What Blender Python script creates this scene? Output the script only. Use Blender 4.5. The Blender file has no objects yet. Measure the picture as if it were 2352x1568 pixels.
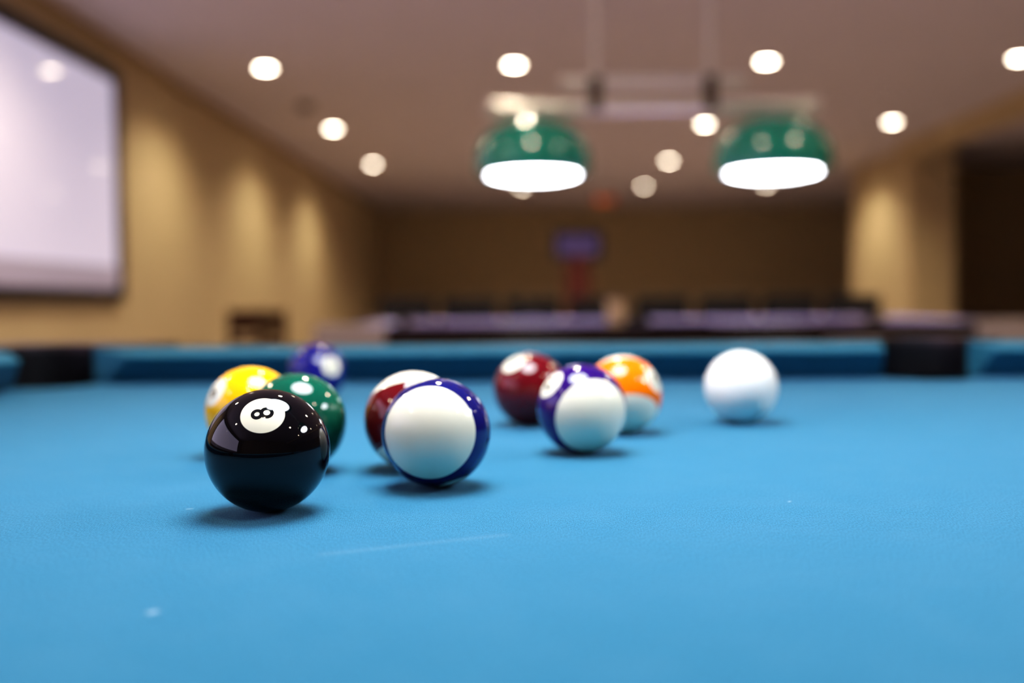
import bpy, bmesh, math, random
from mathutils import Vector, Matrix, Euler

random.seed(7)
PI = math.pi
scene = bpy.context.scene
COL = scene.collection


def lin(r, g, b):
    f = lambda c: (c / 255 / 12.92) if c / 255 <= 0.04045 else ((c / 255 + 0.055) / 1.055) ** 2.4
    return (f(r), f(g), f(b), 1.0)


# ------------------------------------------------------------------ materials
def new_mat(name):
    m = bpy.data.materials.new(name)
    m.use_nodes = True
    nt = m.node_tree
    return m, nt, nt.nodes, nt.links, nt.nodes['Principled BSDF']


def math_node(nt, op, a, b=None, c=None):
    n = nt.nodes.new('ShaderNodeMath')
    n.operation = op
    for i, v in enumerate((a, b, c)):
        if v is None:
            continue
        if isinstance(v, (int, float)):
            n.inputs[i].default_value = v
        else:
            nt.links.new(v, n.inputs[i])
    return n.outputs[0]


def mix_col(nt, fac, a, b):
    n = nt.nodes.new('ShaderNodeMix')
    n.data_type = 'RGBA'
    for idx, v in ((0, fac), (6, a), (7, b)):
        if isinstance(v, (int, float, tuple)):
            n.inputs[idx].default_value = v
        else:
            nt.links.new(v, n.inputs[idx])
    return n.outputs[2]


def painted(name, col, rough=0.6, noise=0.06, scale=30.0, metal=0.0, bump=0.0, spec=0.5, coat=0.0):
    """Plain surface with a soft procedural variation of tone."""
    m, nt, N, L, p = new_mat(name)
    tc = N.new('ShaderNodeTexCoord')
    nz = N.new('ShaderNodeTexNoise')
    nz.inputs['Scale'].default_value = scale
    nz.inputs['Detail'].default_value = 4
    L.new(tc.outputs['Object'], nz.inputs['Vector'])
    lo = tuple(c * (1 - noise) for c in col[:3]) + (1,)
    hi = tuple(min(1, c * (1 + noise)) for c in col[:3]) + (1,)
    L.new(mix_col(nt, nz.outputs['Fac'], lo, hi), p.inputs['Base Color'])
    p.inputs['Roughness'].default_value = rough
    p.inputs['Metallic'].default_value = metal
    p.inputs['Specular IOR Level'].default_value = spec
    p.inputs['Coat Weight'].default_value = coat
    p.inputs['Coat Roughness'].default_value = 0.08
    if bump:
        b = N.new('ShaderNodeBump')
        b.inputs['Strength'].default_value = bump
        b.inputs['Distance'].default_value = 0.002
        L.new(nz.outputs['Fac'], b.inputs['Height'])
        L.new(b.outputs['Normal'], p.inputs['Normal'])
    return m


def emitter(name, col, strength, base=(0.8, 0.8, 0.8, 1), rough=0.3):
    m, nt, N, L, p = new_mat(name)
    tc = N.new('ShaderNodeTexCoord')
    nz = N.new('ShaderNodeTexNoise')
    nz.inputs['Scale'].default_value = 8
    L.new(tc.outputs['Object'], nz.inputs['Vector'])
    L.new(mix_col(nt, nz.outputs['Fac'], tuple(c * .97 for c in base[:3]) + (1,), base), p.inputs['Base Color'])
    p.inputs['Emission Color'].default_value = col
    p.inputs['Emission Strength'].default_value = strength
    p.inputs['Roughness'].default_value = rough
    return m


def cloth_mat(name, col, marks=False):
    m, nt, N, L, p = new_mat(name)
    tc = N.new('ShaderNodeTexCoord')
    sep = N.new('ShaderNodeSeparateXYZ')
    L.new(tc.outputs['Object'], sep.inputs[0])
    # nap of the worsted cloth: short fibres that lie along the table's width of travel
    mp = N.new('ShaderNodeMapping')
    mp.inputs['Scale'].default_value = (1.0, 0.30, 1.0)
    L.new(tc.outputs['Object'], mp.inputs['Vector'])
    fuzz = N.new('ShaderNodeTexNoise')
    fuzz.inputs['Scale'].default_value = 1700
    fuzz.inputs['Detail'].default_value = 2
    fuzz.inputs['Roughness'].default_value = 0.6
    L.new(mp.outputs[0], fuzz.inputs['Vector'])
    rib = math_node(nt, 'SINE', math_node(nt, 'ADD', math_node(nt, 'MULTIPLY', sep.outputs[0], 2 * PI / 0.0008),
                    math_node(nt, 'ADD', math_node(nt, 'MULTIPLY', sep.outputs[1], 2 * PI / 0.0034), math_node(nt, 'MULTIPLY', fuzz.outputs['Fac'], 6.0))))
    fac = math_node(nt, 'ADD', math_node(nt, 'MULTIPLY', math_node(nt, 'SUBTRACT', fuzz.outputs['Fac'], 0.5), 2.2),
                    math_node(nt, 'ADD', math_node(nt, 'MULTIPLY', rib, 0.16), 0.5))
    fac = math_node(nt, 'MINIMUM', math_node(nt, 'MAXIMUM', fac, 0.0), 1.0)
    patch = N.new('ShaderNodeTexNoise')
    patch.inputs['Scale'].default_value = 45
    patch.inputs['Detail'].default_value = 3
    L.new(tc.outputs['Object'], patch.inputs['Vector'])
    lo = tuple(c * 0.52 for c in col[:3]) + (1,)
    hi = (min(1, col[0] * 1.8 + .015), min(1, col[1] * 1.48), min(1, col[2] * 1.44), 1)
    c = mix_col(nt, fac, lo, hi)
    pf = math_node(nt, 'MULTIPLY', math_node(nt, 'SUBTRACT', patch.outputs['Fac'], 0.40), 0.42)
    n = N.new('ShaderNodeClamp')
    L.new(pf, n.inputs[0])
    c = mix_col(nt, n.outputs[0], c, (min(1, col[0] * 2.6 + .03), min(1, col[1] * 1.45), min(1, col[2] * 1.3), 1))
    if marks:
        # chalk: a faint stroke and a few specks rubbed into the nap
        def capsule(ax, ay, bx, by, r, amount, c):
            dx, dy = bx - ax, by - ay
            ll = max(dx * dx + dy * dy, 1e-9)
            px = math_node(nt, 'SUBTRACT', sep.outputs[0], ax)
            py = math_node(nt, 'SUBTRACT', sep.outputs[1], ay)
            t = math_node(nt, 'DIVIDE', math_node(nt, 'ADD', math_node(nt, 'MULTIPLY', px, dx), math_node(nt, 'MULTIPLY', py, dy)), ll)
            t = math_node(nt, 'MINIMUM', math_node(nt, 'MAXIMUM', t, 0.0), 1.0)
            qx = math_node(nt, 'SUBTRACT', px, math_node(nt, 'MULTIPLY', t, dx))
            qy = math_node(nt, 'SUBTRACT', py, math_node(nt, 'MULTIPLY', t, dy))
            d = math_node(nt, 'SQRT', math_node(nt, 'ADD', math_node(nt, 'MULTIPLY', qx, qx), math_node(nt, 'MULTIPLY', qy, qy)))
            k = math_node(nt, 'SUBTRACT', 1.0, math_node(nt, 'DIVIDE', d, r))
            k = math_node(nt, 'MAXIMUM', k, 0.0)
            k = math_node(nt, 'MULTIPLY', k, math_node(nt, 'ADD', math_node(nt, 'MULTIPLY', fuzz.outputs['Fac'], amount), amount * .5))
            return mix_col(nt, k, c, (0.62, 0.80, 0.95, 1))
        for mk in MARKS:
            c = capsule(*mk, c)
    L.new(c, p.inputs['Base Color'])
    p.inputs['Roughness'].default_value = 0.95
    p.inputs['Specular IOR Level'].default_value = 0.12
    p.inputs['Sheen Weight'].default_value = 0.25
    p.inputs['Sheen Roughness'].default_value = 0.4
    p.inputs['Sheen Tint'].default_value = (0.45, 0.72, 1, 1)
    return m


def wood_mat(name, dark, light, rough=0.3, coat=0.3):
    m, nt, N, L, p = new_mat(name)
    tc = N.new('ShaderNodeTexCoord')
    mp = N.new('ShaderNodeMapping')
    mp.inputs['Scale'].default_value = (2.0, 18.0, 18.0)
    L.new(tc.outputs['Object'], mp.inputs['Vector'])
    nz = N.new('ShaderNodeTexNoise')
    nz.inputs['Scale'].default_value = 3
    nz.inputs['Detail'].default_value = 6
    nz.inputs['Distortion'].default_value = 1.2
    L.new(mp.outputs[0], nz.inputs['Vector'])
    L.new(mix_col(nt, nz.outputs['Fac'], dark, light), p.inputs['Base Color'])
    p.inputs['Roughness'].default_value = rough
    p.inputs['Coat Weight'].default_value = coat
    p.inputs['Coat Roughness'].default_value = 0.12
    return m


IVORY = (0.86, 0.83, 0.67, 1)


def ball_mat(name, colour, stripe=False, number=True, spot=0.345, white=IVORY):
    """Moulded resin ball. Local Z is the stripe axis, local +X / -X carry the number discs."""
    m, nt, N, L, p = new_mat(name)
    tc = N.new('ShaderNodeTexCoord')
    nrm = N.new('ShaderNodeVectorMath')
    nrm.operation = 'NORMALIZE'
    L.new(tc.outputs['Object'], nrm.inputs[0])
    sep = N.new('ShaderNodeSeparateXYZ')
    L.new(nrm.outputs[0], sep.inputs[0])
    c = colour

    def edge(value, at, soft=0.006):
        k = math_node(nt, 'DIVIDE', math_node(nt, 'SUBTRACT', value, at), soft)
        return math_node(nt, 'MINIMUM', math_node(nt, 'MAXIMUM', k, 0.0), 1.0)
    if stripe:
        c = mix_col(nt, edge(math_node(nt, 'ABSOLUTE', sep.outputs[2]), 0.562), c, white)
    if number:
        c = mix_col(nt, edge(math_node(nt, 'ABSOLUTE', sep.outputs[0]), math.sqrt(1 - spot * spot), 0.004), c, white)
    if isinstance(c, tuple):
        nz = N.new('ShaderNodeTexNoise')
        nz.inputs['Scale'].default_value = 60
        L.new(tc.outputs['Object'], nz.inputs['Vector'])
        c = mix_col(nt, nz.outputs['Fac'], c, tuple(v * .97 for v in c[:3]) + (1,))
    L.new(c, p.inputs['Base Color'])
    p.inputs['Roughness'].default_value = 0.035
    p.inputs['IOR'].default_value = 1.48
    p.inputs['Specular IOR Level'].default_value = 0.5
    return m


# ------------------------------------------------------------------ mesh helpers
def obj(name, bm, mats, parent=None, smooth=False, angle=None):
    me = bpy.data.meshes.new(name)
    bmesh.ops.recalc_face_normals(bm, faces=bm.faces)
    if smooth:
        for f in bm.faces:
            f.smooth = True
        if angle:
            for e in bm.edges:
                if len(e.link_faces) == 2 and e.calc_face_angle(0) > angle:
                    e.smooth = False
    bm.to_mesh(me)
    bm.free()
    for mt in (mats if isinstance(mats, (list, tuple)) else [mats]):
        me.materials.append(mt)
    o = bpy.data.objects.new(name, me)
    COL.objects.link(o)
    if parent:
        o.parent = parent
    return o


def thing(name, label, cat, loc=(0, 0, 0), rz=0.0, group=None):
    o = bpy.data.objects.new(name, None)
    o.empty_display_size = 0.1
    COL.objects.link(o)
    o.location = loc
    o.rotation_euler = (0, 0, rz)
    tag(o, label, cat, group)
    return o


def tag(o, label, cat, group=None):
    o['label'] = label
    o['category'] = cat
    if group:
        o['group'] = group
    return o


def struct(name, bm, mat, label=None):
    o = obj(name, bm, mat)
    o['kind'] = 'structure'
    return o


def copy_tree(o, parent=None):
    c = o.copy()
    COL.objects.link(c)
    if parent is not None:
        c.parent = parent
    for ch in o.children:
        copy_tree(ch, c)
    return c


def box(bm, x0, x1, y0, y1, z0, z1, bevel=0.0, segs=2):
    r = bmesh.ops.create_cube(bm, size=1.0)
    vs = r['verts']
    for v in vs:
        v.co = Vector(((x0 + x1) / 2 + v.co.x * (x1 - x0), (y0 + y1) / 2 + v.co.y * (y1 - y0), (z0 + z1) / 2 + v.co.z * (z1 - z0)))
    if bevel:
        es = list({e for v in vs for e in v.link_edges})
        bmesh.ops.bevel(bm, geom=es, offset=bevel, segments=segs, affect='EDGES', profile=0.5)


def prism(bm, pts, z0, z1):
    """Extrude a plan polygon (list of (x, y)) between two heights."""
    a = [bm.verts.new((x, y, z0)) for x, y in pts]
    b = [bm.verts.new((x, y, z1)) for x, y in pts]
    n = len(pts)
    bm.faces.new(a[::-1])
    bm.faces.new(b)
    for i in range(n):
        j = (i + 1) % n
        bm.faces.new((a[i], a[j], b[j], b[i]))


def lathe(bm, prof, n=48, centre=(0, 0, 0), close=False):
    cx, cy, cz = centre
    rings = []
    for r, z in prof:
        if r < 1e-6:
            rings.append([bm.verts.new((cx, cy, cz + z))])
        else:
            rings.append([bm.verts.new((cx + r * math.cos(2 * PI * k / n), cy + r * math.sin(2 * PI * k / n), cz + z)) for k in range(n)])
    for a, b in zip(rings[:-1], rings[1:]):
        for k in range(n):
            l = (k + 1) % n
            if len(a) == 1 and len(b) == 1:
                continue
            if len(a) == 1:
                bm.faces.new((a[0], b[k], b[l]))
            elif len(b) == 1:
                bm.faces.new((a[k], a[l], b[0]))
            else:
                bm.faces.new((a[k], a[l], b[l], b[k]))


def tube(bm, p0, p1, r, n=16, r1=None):
    p0, p1 = Vector(p0), Vector(p1)
    d = p1 - p0
    q = Vector((0, 0, 1)).rotation_difference(d.normalized())
    r1 = r if r1 is None else r1
    a = [bm.verts.new(p0 + q @ Vector((r * math.cos(2 * PI * k / n), r * math.sin(2 * PI * k / n), 0))) for k in range(n)]
    b = [bm.verts.new(p1 + q @ Vector((r1 * math.cos(2 * PI * k / n), r1 * math.sin(2 * PI * k / n), 0))) for k in range(n)]
    bm.faces.new(a[::-1])
    bm.faces.new(b)
    for k in range(n):
        l = (k + 1) % n
        bm.faces.new((a[k], a[l], b[l], b[k]))


def BM():
    return bmesh.new()


# ------------------------------------------------------------------ layout (metres; camera stands at x = 0, y = 0)
CAM_Z = 0.886
BED_Z = 0.79
R_BALL = 0.028575
CEIL = 2.75
XL = -2.92           # left wall
XR = 4.60            # line of the right-hand pillar and beam
XR2 = 8.6            # outer right wall of the side bay
YB = 19.5            # back wall
YF = -3.4            # wall behind the camera

TABLE_X, TABLE_Y = 0.494, 0.649
HALF_L, HALF_W = 1.07, 0.535
TABLE2_Y = 3.90

# chalk marks in the coordinates of the table (x, y from its centre): ax, ay, bx, by, radius, strength
MARKS = [(-0.574, -0.275, -0.505, -0.245, 0.0042, 0.04),
         (-0.6135, -0.346, -0.6130, -0.3455, 0.0026, 0.35),
         (-0.650, -0.1545, -0.649, -0.154, 0.0012, 0.5),
         (-0.657, -0.190, -0.655, -0.189, 0.0010, 0.4),
         (-0.37, -0.18, -0.369, -0.179, 0.0010, 0.4)]

M = {}
M['cloth'] = cloth_mat('blue_cloth', (0.0125, 0.138, 0.254, 1), marks=True)
M['cloth_plain'] = cloth_mat('blue_cloth_cushion', (0.012, 0.140, 0.225, 1))
M['cloth_far'] = cloth_mat('deep_blue_cloth', (0.23, 0.24, 0.40, 1))
M['rail_wood'] = wood_mat('dark_stained_wood', lin(20, 12, 11), lin(38, 23, 21), 0.42, 0.1)
M['rail_black'] = wood_mat('black_brown_laminate', lin(22, 14, 15), lin(40, 28, 28), 0.22, 0.5)
M['casting_pale'] = painted('pale_sheen_casting', (0.30, 0.245, 0.24, 1), 0.45, 0.05, 60)  # paler casting copy: the far wall's reflection put into the colour
M['casting'] = painted('brushed_pewter_casting', (0.12, 0.09, 0.10, 1), 0.36, 0.05, 60, metal=0.9)
M['pocket'] = painted('black_pocket_leather', (0.006, 0.006, 0.012, 1), 0.55, 0.2, 80)
M['leg'] = wood_mat('table_leg_wood', lin(30, 18, 15), lin(56, 34, 28), 0.4, 0.2)
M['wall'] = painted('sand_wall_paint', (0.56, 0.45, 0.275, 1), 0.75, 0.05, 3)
M['wall_dim'] = painted('shaded_wall_paint', (0.42, 0.31, 0.16, 1), 0.8, 0.05, 3)  # darker copy of the wall paint, the unlit bay's shade put into its colour
M['ceiling'] = painted('taupe_ceiling_paint', (0.63, 0.57, 0.61, 1), 0.85, 0.04, 3)
M['floor'] = painted('pale_bounce_floor', (0.36, 0.31, 0.31, 1), 0.6, 0.06, 3)  # unseen floor, made pale to bounce more light up to the ceiling
M['shade_green'] = painted('green_enamel', (0.003, 0.24, 0.18, 1), 0.2, 0.06, 12, coat=1.0)
M['shade_in'] = painted('white_enamel', (0.85, 0.85, 0.85, 1), 0.4, 0.02, 12)
M['diffuser'] = emitter('lamp_diffuser', (0.92, 0.94, 1.0, 1), 28.0)
M['metal'] = painted('satin_nickel', (0.90, 0.85, 0.80, 1), 0.30, 0.05, 40, metal=0.6)
M['trim_white'] = painted('downlight_trim_paint', (0.55, 0.48, 0.42, 1), 0.5, 0.03, 40)
M['downlight'] = emitter('downlight_lens', (1.0, 0.84, 0.64, 1), 46.0)
M['frame_black'] = painted('black_frame', (0.018, 0.014, 0.018, 1), 0.4, 0.1, 30)
M['black'] = painted('black_upholstery', (0.008, 0.009, 0.014, 1), 0.6, 0.15, 40)
M['black_metal'] = painted('black_steel', (0.012, 0.012, 0.014, 1), 0.4, 0.1, 40)
M['chair_wood'] = wood_mat('reddish_brown_wood', lin(42, 18, 9), lin(70, 32, 16), 0.35, 0.3)
M['red'] = painted('dull_red_enamel', lin(98, 46, 38), 0.45, 0.08, 15)
M['kiosk_screen'] = emitter('violet_display', (0.22, 0.14, 0.36, 1), 0.24, base=(0.05, 0.04, 0.10, 1))
M['red_light'] = emitter('red_indicator', (1.0, 0.24, 0.07, 1), 0.5, base=(0.4, 0.05, 0.02, 1))
M['red_light_dim'] = emitter('red_indicator_dim', (1.0, 0.22, 0.06, 1), 0.3, base=(0.4, 0.05, 0.02, 1))
M['cup'] = painted('beige_paper', lin(186, 162, 138), 0.6, 0.04, 40)
M['detector'] = painted('grey_brown_plastic', (0.10, 0.075, 0.06, 1), 0.5, 0.05, 40)


# glossy panel of the wall screen
def panel_mat(name, base, emis, strength):
    m, nt, N, L, p = new_mat(name)
    tc = N.new('ShaderNodeTexCoord')
    sep = N.new('ShaderNodeSeparateXYZ')
    L.new(tc.outputs['Generated'], sep.inputs[0])
    nz = N.new('ShaderNodeTexNoise')
    nz.inputs['Scale'].default_value = 1.5
    L.new(tc.outputs['Object'], nz.inputs['Vector'])
    L.new(mix_col(nt, nz.outputs['Fac'], base, tuple(c * .92 for c in base[:3]) + (1,)), p.inputs['Base Color'])
    p.inputs['Roughness'].default_value = 0.045
    p.inputs['IOR'].default_value = 1.5
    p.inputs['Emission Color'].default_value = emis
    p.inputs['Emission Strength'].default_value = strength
    return m


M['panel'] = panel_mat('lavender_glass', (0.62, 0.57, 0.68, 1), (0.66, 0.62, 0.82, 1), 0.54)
M['panel_bright'] = panel_mat('bright_lavender_glass', (0.62, 0.57, 0.68, 1), (0.66, 0.60, 0.84, 1), 2.4)
M['panel_low'] = panel_mat('grey_lavender_glass', (0.45, 0.40, 0.50, 1), (0.60, 0.54, 0.74, 1), 0.20)

# ------------------------------------------------------------------ the room
b = BM(); box(b, XL - .12, XR2 + .12, YF - .12, YB + .12, -0.12, 0.0); struct('floor', b, M['floor'])
b = BM(); box(b, XL - .12, XR2 + .12, YF - .12, YB + .12, CEIL, CEIL + 0.12); struct('ceiling', b, M['ceiling'])
b = BM(); box(b, XL - .12, XL, YF, YB, 0, CEIL); struct('wall_left', b, M['wall'])
b = BM(); box(b, XL - .12, XR2 + .12, YB, YB + .12, 0, CEIL); struct('wall_back', b, M['wall'])
b = BM(); box(b, XL - .12, XR2 + .12, YF - .12, YF, 0, CEIL); struct('wall_front', b, M['wall_dim'])
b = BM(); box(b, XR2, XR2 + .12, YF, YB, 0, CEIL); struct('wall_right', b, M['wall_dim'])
# pillar between the hall and the side bay, the dark end wall of the bay, the beam along the opening
b = BM(); box(b, XR, 5.14, 11.9, 14.1, 0, CEIL, 0.02); o = struct('wall_right_pillar', b, M['wall'])
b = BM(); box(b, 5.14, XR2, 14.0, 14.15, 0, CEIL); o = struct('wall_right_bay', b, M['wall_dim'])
b = BM(); box(b, 4.42, 4.72, YF, 11.9, 2.60, CEIL, 0.01); struct('trim_1', b, M['wall'])
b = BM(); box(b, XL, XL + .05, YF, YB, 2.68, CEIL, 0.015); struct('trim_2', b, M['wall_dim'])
b = BM(); box(b, XL, XL + .016, YF, YB, 0, 0.10, 0.004); struct('baseboard_left', b, M['rail_wood'])
b = BM(); box(b, XL, 6.0, YB - .016, YB, 0, 0.10, 0.004); struct('baseboard_back', b, M['rail_wood'])

# wall screen
def wall_screen(label, y, W2, Hs, panel):
    s = thing('wall_screen', label, 'screen', (XL, y, 0.93), 0, 'framed screens on the long wall')
    b = BM(); box(b, 0.004, 0.022, -W2 + .07, W2 - .07, 0.07, Hs - .07); obj('panel', b, panel, s)
    b = BM(); box(b, 0.020, 0.034, -W2 + .075, W2 - .075, 0.078, 0.24, 0.003); obj('lower_band', b, M['panel_low'], s)
    b = BM()
    box(b, 0.0, 0.05, -W2, W2, 0.0, 0.08, 0.006); box(b, 0.0, 0.05, -W2, W2, Hs - .09, Hs, 0.006)
    box(b, 0.0, 0.05, -W2, -W2 + .08, 0.075, Hs - .085, 0.006); box(b, 0.0, 0.05, W2 - .08, W2, 0.075, Hs - .085, 0.006)
    obj('frame', b, M['frame_black'], s)


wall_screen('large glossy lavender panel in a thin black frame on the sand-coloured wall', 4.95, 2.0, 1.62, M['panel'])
wall_screen('bright lavender panel that shows only as a mirror image in the black ball', -0.55, 2.2, 1.62, M['panel_bright'])


# ------------------------------------------------------------------ pool tables
def arc(cx, cy, r, a0, a1, n=20):
    return [(cx + r * math.cos(a0 + (a1 - a0) * k / n), cy + r * math.sin(a0 + (a1 - a0) * k / n)) for k in range(n + 1)]


OE = 0.05            # cushion depth
RW = 0.145           # nose to outer edge of the rail
CR, CO = 0.060, 0.028    # corner pocket hole: radius, centre outward of the corner
SR, SO = 0.055, 0.046    # side pocket hole


def pool_table(label, loc, cloth, cushion_cloth, wood, casting, side_casting, drop=0.0):
    t = thing('pool_table', label, 'pool table', loc, 0.0, 'pool tables')
    L_, W_ = HALF_L, HALF_W
    # bed outline with the pocket mouths cut out
    a_lo = math.atan2(-math.sqrt(CR ** 2 - (OE - CO) ** 2), OE - CO)      # on the +x edge
    a_hi = PI / 2 - a_lo                                                   # on the +y edge
    corner = arc(L_ + CO, W_ + CO, CR, a_lo, a_hi - 2 * PI, 28)           # through the inner side
    sa = math.asin((OE - SO) / SR)
    side = arc(0, W_ + SO, SR, sa, -PI - sa, 24)
    q1 = corner                                                            # +x+y
    q2 = [(-x, y) for x, y in corner][::-1]
    q3 = [(-x, -y) for x, y in corner]
    q4 = [(x, -y) for x, y in corner][::-1]
    pts = q1 + side + q2 + q3 + [(-x, -y) for x, y in side] + q4
    b = BM(); prism(b, pts, BED_Z - 0.032, BED_Z)
    bmesh.ops.triangulate(b, faces=[f for f in b.faces if len(f.verts) > 4])
    obj('playing_bed', b, cloth, t)
    # six cushions: profile (outward, height), ends cut at the pocket jaws
    prof = [(0.0035, 0.0315), (0.0, 0.0345), (0.0012, 0.0375), (0.004, 0.0388), (0.05, 0.0445), (0.05, 0.0008), (0.034, 0.0008), (0.028, 0.006)]

    def cushion(x0, x1, k0, k1, place):
        b = BM()
        rings = []
        for tt in (0, 1):
            ring = []
            for o_, z in prof:
                x = (x0 - o_ * k0) if tt == 0 else (x1 + o_ * k1)
                ring.append(b.verts.new(place(x, o_, BED_Z + z)))
            rings.append(ring)
        n = len(prof)
        b.faces.new(rings[0]); b.faces.new(rings[1][::-1])
        for i in range(n):
            j = (i + 1) % n
            b.faces.new((rings[0][i], rings[0][j], rings[1][j], rings[1][i]))
        bmesh.ops.recalc_face_normals(b, faces=b.faces)
        es = [e for e in b.edges if e.is_boundary is False and e.calc_length() < 0.075 and any(len(f.verts) == n for f in e.link_faces)]
        bmesh.ops.bevel(b, geom=es, offset=0.0015, segments=2, affect='EDGES')
        obj('cushion', b, cushion_cloth, t)
    kc, ks = 1.28, 0.25
    cend, send = 0.086, 0.066
    for sy in (1, -1):
        for (xa, xb, ka, kb) in ((-L_ + cend, -send, kc, ks), (send, L_ - cend, ks, kc)):
            cushion(xa, xb, ka, kb, lambda x, o_, z, sy=sy: (x, sy * (W_ + o_), z))
    for sx in (1, -1):
        cushion(-W_ + cend, W_ - cend, kc, kc, lambda y, o_, z, sx=sx: (sx * (L_ + o_), y, z))
    # wooden rails between the pocket castings
    z0, z1 = BED_Z - 0.035, BED_Z + 0.0425

    def rail(x0, x1, y0, y1):
        b = BM(); box(b, x0, x1, y0, y1, z0, z1, 0.006, 3)
        obj('rail', b, wood, t)
    g = 0.0015
    for sy in (1, -1):
        ya, yb = sorted((sy * (W_ + OE + g), sy * (W_ + RW)))
        rail(-L_ + 0.10 + g, -0.10 - g, ya, yb); rail(0.10 + g, L_ - 0.10 - g, ya, yb)
    for sx in (1, -1):
        xa, xb = sorted((sx * (L_ + OE + g), sx * (L_ + RW)))
        rail(xa, xb, -W_ + 0.10 + g, W_ - 0.10 - g)
    # pocket castings with a bucket of black leather under each
    h = math.sqrt(CR ** 2 - (OE - CO) ** 2)
    rc = 0.045
    cpts = [(OE, -0.10), (OE, CO - h)] + arc(CO, CO, CR, a_lo, a_hi, 28)[1:-1] + [(CO - h, OE), (-0.10, OE), (-0.10, RW)]
    cpts += arc(RW - rc, RW - rc, rc, PI / 2, 0, 8) + [(RW, -0.10)]
    spts = [(0.10, OE)] + arc(0, SO, SR, sa, PI - sa, 24) + [(-0.10, OE), (-0.10, RW + 0.004), (0.10, RW + 0.004)]

    def bucket(cx, cy, r, parent):
        b = BM()
        lathe(b, [(0.001, -0.135), (r * .55, -0.13), (r * .85, -0.10), (r, -0.05), (r, -0.034), (r + .003, -0.034), (r + .003, -0.05), (r * .9, -0.105), (r * .6, -0.137), (0.001, -0.142)], 32, (cx, cy, BED_Z))
        obj('pocket_bucket', b, M['pocket'], parent, smooth=True)

    def liner(pts_arc, parent):
        # inside wall of the pocket: a dark strip from below the slate to the rim
        b = BM()
        lo = [b.verts.new((x, y, BED_Z - 0.034)) for x, y in pts_arc]
        hi = [b.verts.new((x, y, BED_Z + 0.040)) for x, y in pts_arc]
        for i in range(len(pts_arc) - 1):
            b.faces.new((lo[i], lo[i + 1], hi[i + 1], hi[i]))
        bmesh.ops.solidify(b, geom=b.faces[:], thickness=0.002)
        obj('pocket_liner', b, M['pocket'], parent, smooth=False)
    for sx in (1, -1):
        for sy in (1, -1):
            b = BM(); prism(b, [(sx * (L_ + x), sy * (W_ + y)) for x, y in cpts], z0 - 0.004, z1 + 0.0055)
            bmesh.ops.bevel(b, geom=[e for e in b.edges if all(v.co.z > z1 for v in e.verts)], offset=0.004, segments=2, affect='EDGES')
            c = obj('pocket_casting', b, casting, t)
            bucket(sx * (L_ + CO), sy * (W_ + CO), CR, c)
            liner([(sx * (L_ + x), sy * (W_ + y)) for x, y in arc(CO, CO, CR - .0006, a_lo, a_hi, 28)], c)
    for sy in (1, -1):
        b = BM(); prism(b, [(x, sy * (W_ + y)) for x, y in spts], z0 - 0.004, z1 + 0.0055)
        bmesh.ops.bevel(b, geom=[e for e in b.edges if all(v.co.z > z1 for v in e.verts)], offset=0.004, segments=2, affect='EDGES')
        c = obj('pocket_casting', b, side_casting, t)
        bucket(0, sy * (W_ + SO), SR, c)
        liner([(x, sy * (W_ + y)) for x, y in arc(0, SO, SR - .0006, sa, PI - sa, 24)], c)
    # apron, slate frame and four legs
    b = BM()
    ox, oy = L_ + RW - .012, W_ + RW - .012
    box(b, -ox, ox, oy - .03, oy, BED_Z - .20, z0 - .005, 0.004); box(b, -ox, ox, -oy, -oy + .03, BED_Z - .20, z0 - .005, 0.004)
    box(b, ox - .03, ox, -oy + .03, oy - .03, BED_Z - .20, z0 - .005, 0.004); box(b, -ox, -ox + .03, -oy + .03, oy - .03, BED_Z - .20, z0 - .005, 0.004)
    obj('apron', b, wood, t)
    for sx in (1, -1):
        for sy in (1, -1):
            b = BM()
            cx, cy = sx * (L_ - .12), sy * (W_ - .06)
            lathe(b, [(r_, drop + z * (.60 - drop) / .60) for r_, z in [(0.001, 0), (.062, 0), (.066, .02), (.06, .05), (.05, .07), (.056, .2), (.07, .36), (.075, .44), (.055, .47), (.08, .5), (.085, .60), (.001, .60)]], 24, (cx, cy, 0))
            obj('leg', b, M['leg'], t, smooth=True, angle=0.6)
    return t


t1 = pool_table('bright blue cloth pool table in the foreground with numbered balls lying on it', (TABLE_X, TABLE_Y, 0), M['cloth'], M['cloth_plain'], M['rail_wood'], M['casting'], M['casting'])
t2 = pool_table('dark-railed pool table standing behind the nearer one, under two green lamp shades', (TABLE_X, TABLE2_Y, -0.02), M['cloth_far'], M['cloth_far'], M['rail_black'], M['casting_pale'], M['rail_black'], 0.02)


# ------------------------------------------------------------------ balls
def digits_bm(text, size, material_index):
    """Outline figures of the number, flat in the XY plane and centred."""
    cu = bpy.data.curves.new('figures', 'FONT')
    cu.body = text
    cu.size = size
    cu.align_x = 'CENTER'
    cu.align_y = 'CENTER'
    cu.offset = size * 0.03
    cu.resolution_u = 6
    tmp = bpy.data.objects.new('figures', cu)
    COL.objects.link(tmp)
    bpy.context.view_layer.update()
    me = bpy.data.meshes.new_from_object(tmp.evaluated_get(bpy.context.evaluated_depsgraph_get()))
    bpy.data.objects.remove(tmp)
    bpy.data.curves.remove(cu)
    b = BM()
    b.from_mesh(me)
    bpy.data.meshes.remove(me)
    bmesh.ops.triangulate(b, faces=b.faces[:])
    for _ in range(2):
        bmesh.ops.subdivide_edges(b, edges=[e for e in b.edges if e.calc_length() > 0.0012], cuts=1)
        bmesh.ops.triangulate(b, faces=b.faces[:])
    return b


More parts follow.
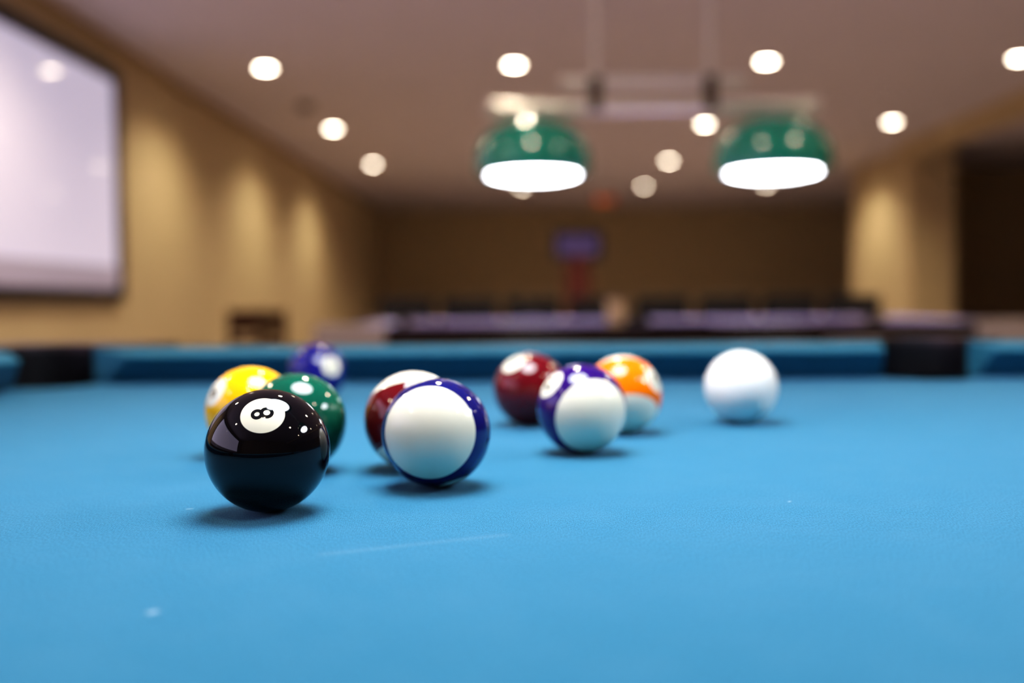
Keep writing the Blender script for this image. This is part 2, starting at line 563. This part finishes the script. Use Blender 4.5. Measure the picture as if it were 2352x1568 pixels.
def ring_bm(b, cx, cy, rx_o, ry_o, rx_i, ry_i, n=48):
    o = [b.verts.new((cx + rx_o * math.cos(2 * PI * k / n), cy + ry_o * math.sin(2 * PI * k / n), 0)) for k in range(n)]
    m_ = [b.verts.new((cx + (rx_o + rx_i) / 2 * math.cos(2 * PI * k / n), cy + (ry_o + ry_i) / 2 * math.sin(2 * PI * k / n), 0)) for k in range(n)]
    i = [b.verts.new((cx + rx_i * math.cos(2 * PI * k / n), cy + ry_i * math.sin(2 * PI * k / n), 0)) for k in range(n)]
    for k in range(n):
        l = (k + 1) % n
        b.faces.new((o[k], o[l], m_[l], m_[k]))
        b.faces.new((m_[k], m_[l], i[l], i[k]))


INK = painted('number_ink', (0.008, 0.008, 0.010, 1), 0.06, 0.05, 40)


def make_ball(name, label, x, y, mat, number_dir=None, axis=None, text=None, eight=False):
    b = BM()
    bmesh.ops.create_uvsphere(b, u_segments=128, v_segments=64, radius=R_BALL)
    for f in b.faces:
        f.material_index = 0
    if text or eight:
        for sgn in ((1,) if eight else (1, -1)):
            if eight:
                d = BM()
                ring_bm(d, 0, 0.0019, 0.00318, 0.00310, 0.00150, 0.00152)
                ring_bm(d, 0, -0.0024, 0.00285, 0.00275, 0.00118, 0.00118)
            else:
                d = digits_bm(text, 0.0125 if len(text) == 1 else 0.0105, 1)
            vm = {}
            for v in d.verts:
                # plane (u, v) onto the number disc: local +X outward, local Z up the figure
                u, w = v.co.x, v.co.y
                p = Vector((sgn * R_BALL, sgn * u, w)).normalized() * (R_BALL + 0.00006)
                vm[v] = b.verts.new(p)
            for f in d.faces:
                try:
                    nf = b.faces.new([vm[v] for v in f.verts])
                    nf.material_index = 1
                except ValueError:
                    pass
            d.free()
    me = bpy.data.meshes.new(name)
    for f in b.faces:
        f.smooth = True
        if f.material_index == 1 and f.normal.dot(f.calc_center_median()) < 0:
            f.normal_flip()
    b.to_mesh(me)
    b.free()
    me.materials.append(mat)
    me.materials.append(INK)
    o = bpy.data.objects.new(name, me)
    COL.objects.link(o)
    o.location = (x, y, BED_Z + R_BALL + 0.0001)
    if number_dir is not None:
        X = Vector(number_dir).normalized()
        Z = Vector(axis)
        Z = (Z - X * Z.dot(X)).normalized()
        Y = Z.cross(X)
        o.rotation_euler = Matrix((X, Y, Z)).transposed().to_euler()
    tag(o, label, 'pool ball', 'balls on the blue table')
    return o


BALLS = [   # label, x, y, colour, striped, number, direction of the number, axis of the stripe
    ('glossy black ball with the 8 in a white disc, nearest to the camera', -0.1223, 0.4529, 'black', False, '8', (0.118, -0.716, 0.689), (0.954, 0.275, 0.12)),
    ('navy-striped white ball showing its white cap, beside the black ball', -0.0493, 0.5136, 'navy', True, '10', (0.306, -0.155, -0.939), (-0.106, -0.986, 0.129)),
    ('maroon-striped white ball half hidden behind the navy-striped one', -0.0680, 0.5687, 'maroon', True, '15', (0.112, -0.905, 0.411), (-0.199, 0.321, 0.926)),
    ('yellow-striped ball behind the black ball', -0.1789, 0.6243, 'yellow', True, '9', (-0.651, -0.574, 0.497), (0.205, -0.762, -0.614)),
    ('dark green ball half hidden behind the black ball', -0.1348, 0.5618, 'green', False, '6', (-0.32, -0.854, -0.409), (0.227, -0.461, 0.858)),
    ('royal blue ball with a white disc, farthest back against the cushion', -0.2144, 0.9834, 'blue', False, '2', (0.682, -0.681, 0.266), (-0.096, 0.047, 0.994)),
    ('dark red ball with a white disc on top, left of the purple-striped ball', 0.0003, 0.7696, 'brick', False, '7', (-0.463, -0.433, 0.773), (0.782, 0.157, 0.604)),
    ('purple-striped white ball in front of the red and orange balls', 0.0333, 0.6263, 'purple', True, '12', (-0.717, -0.356, 0.6), (0.278, -0.947, -0.163)),
    ('orange-striped white ball partly behind the purple-striped one', 0.0685, 0.7200, 'orange', True, '13', (0.793, -0.439, 0.422), (0.051, -0.642, -0.765)),
    ('plain white cue ball, rightmost of all the balls', 0.1672, 0.7755, 'white', False, 'cue', None, None),
]

COLOURS = {'black': (0.0035, 0.003, 0.005, 1), 'yellow': lin(255, 190, 4), 'green': lin(10, 84, 66), 'navy': lin(22, 24, 98),
           'blue': lin(26, 26, 112), 'maroon': lin(98, 14, 20), 'brick': lin(98, 14, 24), 'purple': lin(45, 13, 100), 'orange': lin(255, 122, 6)}
for (label, x, y, colour, stripe, num, nd, ax) in BALLS:
    if colour == 'white':
        make_ball('cue_ball', label, x, y, ball_mat('white_resin', (0.90, 0.89, 0.84, 1), number=False))
        continue
    mt = ball_mat(colour + '_resin', COLOURS[colour], stripe)
    make_ball('striped_ball' if stripe else 'solid_ball', label, x, y, mt, nd, ax, None if num == '8' else num, num == '8')


# ------------------------------------------------------------------ billiard lamps
LAMP_Z = 1.400


def billiard_lamp(label, cx, cy):
    t = thing('billiard_lamp', label, 'lamp', (cx, cy, LAMP_Z), 0, 'billiard lamps')
    for dx in (-0.472, 0.472):
        b = BM()
        outer = [(.206, -.010), (.236, -.012), (.256, -.004), (.264, .012), (.265, .040), (.260, .085), (.246, .130), (.218, .172), (.172, .208), (.115, .232), (.060, .244), (.036, .250), (.020, .254)]
        lathe(b, [(r_ * .87, z * .86) for r_, z in outer], 64, (dx, 0, 0))
        sh = obj('lamp_shade', b, M['shade_green'], t, smooth=True)
        b = BM()
        lathe(b, [(r_ * .87, z * .86) for r_, z in [(.206, -.0095), (.236, -.0095), (.252, .010), (.252, .040), (.248, .085), (.234, .128), (.206, .168), (.16, .200), (.10, .220), (.001, .226)]], 64, (dx, 0, 0))
        obj('inner_reflector', b, M['shade_in'], sh, smooth=True)
        b = BM()
        lathe(b, [(.001, -.026), (.07, -.024), (.13, -.018), (.165, -.010), (.178, -.002)], 64, (dx, 0, 0))
        obj('diffuser', b, M['diffuser'], sh, smooth=True)
        b = BM(); tube(b, (dx, 0, .212), (dx, 0, .250), .016); obj('stem', b, M['metal'], t, smooth=True, angle=0.6)
    b = BM(); tube(b, (-.63, 0, .256), (.63, 0, .256), .028, 20)
    for e in (-1, 1):
        lathe(b, [(.001, -.032), (.022, -.024), (.032, 0), (.022, .024), (.001, .032)], 16, (e * .63, 0, .256))
    obj('bar', b, M['metal'], t, smooth=True, angle=0.6)
    b = BM(); tube(b, (-.36, 0, .354), (.36, 0, .354), .024, 20); obj('upper_bar', b, M['metal'], t, smooth=True, angle=0.6)
    for dx in (-.225, .225):
        b = BM(); box(b, dx - .026, dx + .026, -.034, .034, .235, .372, 0.004); obj('bracket', b, M['detector'], t)
        b = BM(); tube(b, (dx, 0, .365), (dx, 0, CEIL - LAMP_Z - .02), .010, 12); obj('hanging_rod', b, M['metal'], t, smooth=True, angle=0.6)
        b = BM(); lathe(b, [(.001, CEIL - LAMP_Z - .03), (.045, CEIL - LAMP_Z - .028), (.055, CEIL - LAMP_Z - .001), (.001, CEIL - LAMP_Z - .001)], 24, (dx, 0, 0)); obj('ceiling_rose', b, M['metal'], t, smooth=True, angle=0.6)
    return t


billiard_lamp('pair of green dome shades on a metal bar hung above the farther pool table', TABLE_X, TABLE2_Y)
billiard_lamp('pair of green dome shades above the foreground pool table, mirrored on its balls', 0.44, 0.61)


# ------------------------------------------------------------------ ceiling downlights
def downlight(label, x, y, group, src=None, power=None):
    if src is None:
        t = thing('downlight', label, 'ceiling light', (x, y, CEIL), 0, group)
        b = BM(); lathe(b, [(.058, -.001), (.060, -.006), (.070, -.009), (.082, -.006), (.086, -.0005)], 32); obj('trim_ring', b, M['trim_white'], t, smooth=True)
        b = BM(); lathe(b, [(.0585, -.002), (.050, -.0045), (.034, -.006), (.016, -.007), (.001, -.0072)], 32); obj('lens', b, M['downlight'], t, smooth=True)
        ld = bpy.data.lights.new('downlight_beam', 'SPOT')
        ld.energy = DL_POWER
        ld.color = (1.0, 0.83, 0.60)
        ld.spot_size = math.radians(142)
        ld.spot_blend = 0.8
        ld.shadow_soft_size = 0.05
        lo = bpy.data.objects.new('beam', ld)
        lo.location = (0, 0, -0.03)
        lo.parent = t
        COL.objects.link(lo)
        return t
    t = copy_tree(src)
    t.location = (x, y, CEIL)
    t['label'] = label
    return t


DL_POWER = 98.0
CX_ = [-2.05, -0.10, 1.86, 3.81]
ROWS = [7.72, 10.38, 13.02, 15.80]
G = 'recessed downlights in the ceiling'
DL = [
    (CX_[0], ROWS[0], 'round glowing ceiling downlight, largest and highest of the three running along the screen wall'),
    (CX_[1], ROWS[0], 'round glowing downlight in the nearest row, above the left end of the lamp bar'),
    (CX_[2], ROWS[0], 'round glowing downlight in the nearest row, above the right end of the lamp bar'),
    (CX_[3], ROWS[0], 'round glowing downlight at the upper right edge of the photo'),
    (CX_[0], ROWS[1], 'round glowing downlight, middle one of the three running along the screen wall'),
    (CX_[1], ROWS[1], 'downlight half hidden behind the top of the left green shade'),
    (CX_[2], ROWS[1], 'round white glowing downlight just beside the right green shade, below the lamp bar'),
    (CX_[3], ROWS[1], 'round cream glowing downlight between the right green shade and the pillar'),
    (CX_[0], ROWS[2], 'round cream downlight, farthest of the three running along the screen wall'),
    (CX_[1], ROWS[2], 'downlight of the third row, behind the left green shade'),
    (CX_[2], ROWS[2], 'round pale peach downlight between the two green shades, second largest there'),
    (CX_[3], ROWS[2], 'downlight of the third row, behind the right green shade'),
    (CX_[1], ROWS[3], 'dim beige downlight peeping out under the left glowing shade'),
    (CX_[2], ROWS[3], 'dim beige downlight between the two green shades, smallest and lowest there'),
    (CX_[3], ROWS[3], 'dim beige downlight peeping out under the right glowing shade'),
]
first = None
for x, y, lb in DL:
    r = downlight(lb, x, y, G, first)
    first = first or r
for y in (5.06, 2.40, -0.26):
    for x in CX_:
        downlight('downlight overhead, seen only as a small glint on the glossy balls', x, y, 'downlights mirrored in the balls', first)['group'] = 'downlights mirrored in the balls'
dim = first.children[-1].data.copy() if first.children[-1].type == 'LIGHT' else [c for c in first.children if c.type == 'LIGHT'][0].data.copy()
dim.energy = DL_POWER * 0.35
for o in list(COL.objects):
    if o.type == 'LIGHT' and o.parent and o.parent.location.y < 1:
        o.data = dim

# small dark detector on the ceiling
t = thing('smoke_detector', 'small dark detector on the ceiling beside the largest downlight of the screen wall line', 'smoke detector', (-2.06, 9.15, CEIL))
b = BM(); lathe(b, [(.001, -.05), (.05, -.048), (.075, -.03), (.08, 0), (.001, 0)], 24); obj('housing', b, M['detector'], t, smooth=True, angle=0.6)
b = BM(); lathe(b, [(.001, -.062), (.02, -.060), (.025, -.049), (.001, -.049)], 16); obj('sensor', b, M['black_metal'], t, smooth=True, angle=0.6)

# red indicator lights under the ceiling near the far wall
for i, (x, lb) in enumerate(((1.24, 'dim red light under the ceiling near the far wall, brighter of the overlapping two'), (1.42, 'dim red light under the ceiling near the far wall, fainter of the overlapping two'))):
    t = thing('indicator_light', lb, 'indicator light', (x, 17.0, CEIL), 0, 'red lights under the far ceiling')
    b = BM(); box(b, -.075, .075, -.03, .03, -.17, -.03, 0.008); box(b, -.02, .02, -.02, .02, -.035, 0, 0.004); obj('housing', b, M['detector'], t)
    b = BM(); box(b, -.062, .062, -.038, -.0302, -.155, -.045, 0.004); obj('lens', b, M['red_light'] if i == 0 else M['red_light_dim'], t)

# ------------------------------------------------------------------ slim red kiosk with a violet display
t = thing('display_kiosk', 'slim red upright kiosk with a wide violet display on top, before the far wall', 'kiosk', (0.60, 12.0, 0))
b = BM(); box(b, -.26, .26, -.22, .22, 0, .06, 0.015); obj('base', b, M['black_metal'], t)
b = BM(); box(b, -.15, .15, -.12, .12, .05, 1.44, 0.02); obj('body', b, M['red'], t)
b = BM(); box(b, -.30, .30, -.06, .06, 1.42, 1.78, 0.02); d = obj('display_housing', b, M['black_metal'], t)
b = BM(); box(b, -.25, .25, -.066, -.0605, 1.47, 1.71, 0.002); obj('screen', b, M['kiosk_screen'], d)

# ------------------------------------------------------------------ chairs
def black_chair(label):
    t = thing('stacking_chair', label, 'chair', (0, 0, 0), 0, 'black chairs behind the farther table')
    b = BM(); box(b, -.22, .22, -.22, .22, .43, .475, 0.02, 3); obj('seat', b, M['black'], t)
    b = BM(); box(b, -.21, .21, .20, .235, .52, .93, 0.016, 3)
    for v in b.verts:
        v.co.y += (v.co.z - .5) * .14
    obj('backrest', b, M['black'], t)
    for sx in (-1, 1):
        b = BM(); tube(b, (sx * .205, -.19, 0), (sx * .20, -.18, .44), .012, 10); obj('leg', b, M['black_metal'], t, smooth=True, angle=.6)
        b = BM(); tube(b, (sx * .205, .24, 0), (sx * .20, .19, .44), .012, 10); tube(b, (sx * .20, .19, .43), (sx * .20, .262, .90), .012, 10); obj('leg', b, M['black_metal'], t, smooth=True, angle=.6)
    return t


names = ['leftmost', 'second from the left', 'third from the left', 'fourth from the left', 'fourth from the right', 'third from the right', 'second from the right', 'rightmost']
xs = [-0.95 + 0.495 * k for k in range(8)]
first = None
for i, x in enumerate(xs):
    lb = 'black chair whose back shows over the farther table, %s of eight' % names[i]
    if first is None:
        first = r = black_chair(lb)
    else:
        r = copy_tree(first)
        r['label'] = lb
    r.location = (x, 7.9 + random.uniform(-.05, .05), random.choice((0, 0)))
    r.rotation_euler = (0, 0, PI + random.uniform(-.04, .04))


def wood_chair(label):
    t = thing('wooden_chair', label, 'chair', (0, 0, 0), 0, 'reddish wooden chairs by the sand-coloured wall')
    b = BM(); box(b, -.19, .19, -.19, .19, .42, .455, 0.012, 3); obj('seat', b, M['chair_wood'], t)
    b = BM(); box(b, -.17, .17, .165, .19, .66, .85, 0.01, 3); box(b, -.165, .165, .168, .187, .56, .63, 0.006, 2); obj('backrest', b, M['chair_wood'], t)
    for sx in (-1, 1):
        b = BM(); box(b, sx * .17 - .018, sx * .17 + .018, -.185, -.149, 0, .425, 0.005); obj('leg', b, M['chair_wood'], t)
        b = BM(); box(b, sx * .17 - .018, sx * .17 + .018, .158, .194, 0, .86, 0.006); obj('leg', b, M['chair_wood'], t)
    b = BM(); box(b, -.155, .155, -.176, -.158, .22, .25, 0.004); obj('stretcher', b, M['chair_wood'], t)
    return t


w1 = wood_chair('reddish-brown wooden chair by the sand-coloured wall, farther from the second table')
w1.location = (-2.56, 8.6, 0); w1.rotation_euler = (0, 0, PI + .75)
w2 = copy_tree(w1)
w2['label'] = 'reddish-brown wooden chair beside the end of the farther pool table'
w2.location = (-1.79, 7.4, 0); w2.rotation_euler = (0, 0, PI - .8)

# pale cup left on the farther table
t = thing('paper_cup', 'pale beige cup standing on the near rail of the farther table', 'cup', (0.29, TABLE2_Y - HALF_W - .10, BED_Z - .02 + .0428))
b = BM(); lathe(b, [(.001, .004), (.026, .004), (.035, .083), (.038, .083), (.038, .087), (.034, .087), (.0285, 0), (.001, 0)], 32); obj('cup_wall', b, M['cup'], t, smooth=True, angle=.6)

# ------------------------------------------------------------------ light, camera
w = bpy.data.worlds.new('World')
scene.world = w
w.use_nodes = True
w.node_tree.nodes['Background'].inputs[0].default_value = (0.5, 0.42, 0.36, 1)
w.node_tree.nodes['Background'].inputs[1].default_value = 0.02

cam = bpy.data.cameras.new('camera')
co = bpy.data.objects.new('camera', cam)
COL.objects.link(co)
scene.camera = co
cam.sensor_width = 36.0
cam.lens = 2250 * 36.0 / 2352
cam.clip_start = 0.01
cam.clip_end = 100
yaw, pitch, roll = math.radians(-1.0), math.radians(2.2), math.radians(0.5)
F = Vector((math.sin(yaw) * math.cos(pitch), math.cos(yaw) * math.cos(pitch), -math.sin(pitch)))
Rt = Vector((math.cos(yaw), -math.sin(yaw), 0))
U = Rt.cross(F)
R2 = Rt * math.cos(roll) - U * math.sin(roll)
U2 = U * math.cos(roll) + Rt * math.sin(roll)
co.matrix_world = Matrix((R2, U2, -F)).transposed().to_4x4()
co.location = (0, 0, CAM_Z)
cam.dof.use_dof = True
cam.dof.focus_distance = 0.436
cam.dof.aperture_fstop = 3.07
cam.dof.aperture_blades = 9
cam.dof.aperture_rotation = math.radians(12)

scene.view_settings.view_transform = 'Standard'
scene.view_settings.look = 'None'
scene.view_settings.exposure = 0.0
scene.view_settings.use_curve_mapping = True
cmap = scene.view_settings.curve_mapping
cmap.extend = 'EXTRAPOLATED'
cv = cmap.curves[3].points
cv[0].location = (0, 0)
cv[1].location = (1.0, 1.06)
for q in ((0.03, 0.019), (0.12, 0.105), (0.35, 0.37)):
    cv.new(*q)
cmap.update()
for k in ('downlight', 'kiosk_screen', 'red_light', 'red_light_dim'):
    M[k].cycles.emission_sampling = 'NONE'
scene.cycles.use_light_tree = False
scene.cycles.use_denoising = True
scene.cycles.use_adaptive_sampling = True
scene.cycles.adaptive_threshold = 0.02
scene.cycles.adaptive_min_samples = 28
scene.cycles.max_bounces = 5
scene.cycles.diffuse_bounces = 4
scene.cycles.glossy_bounces = 3
scene.cycles.sample_clamp_indirect = 6.0
scene.cycles.caustics_reflective = False
scene.cycles.caustics_refractive = False
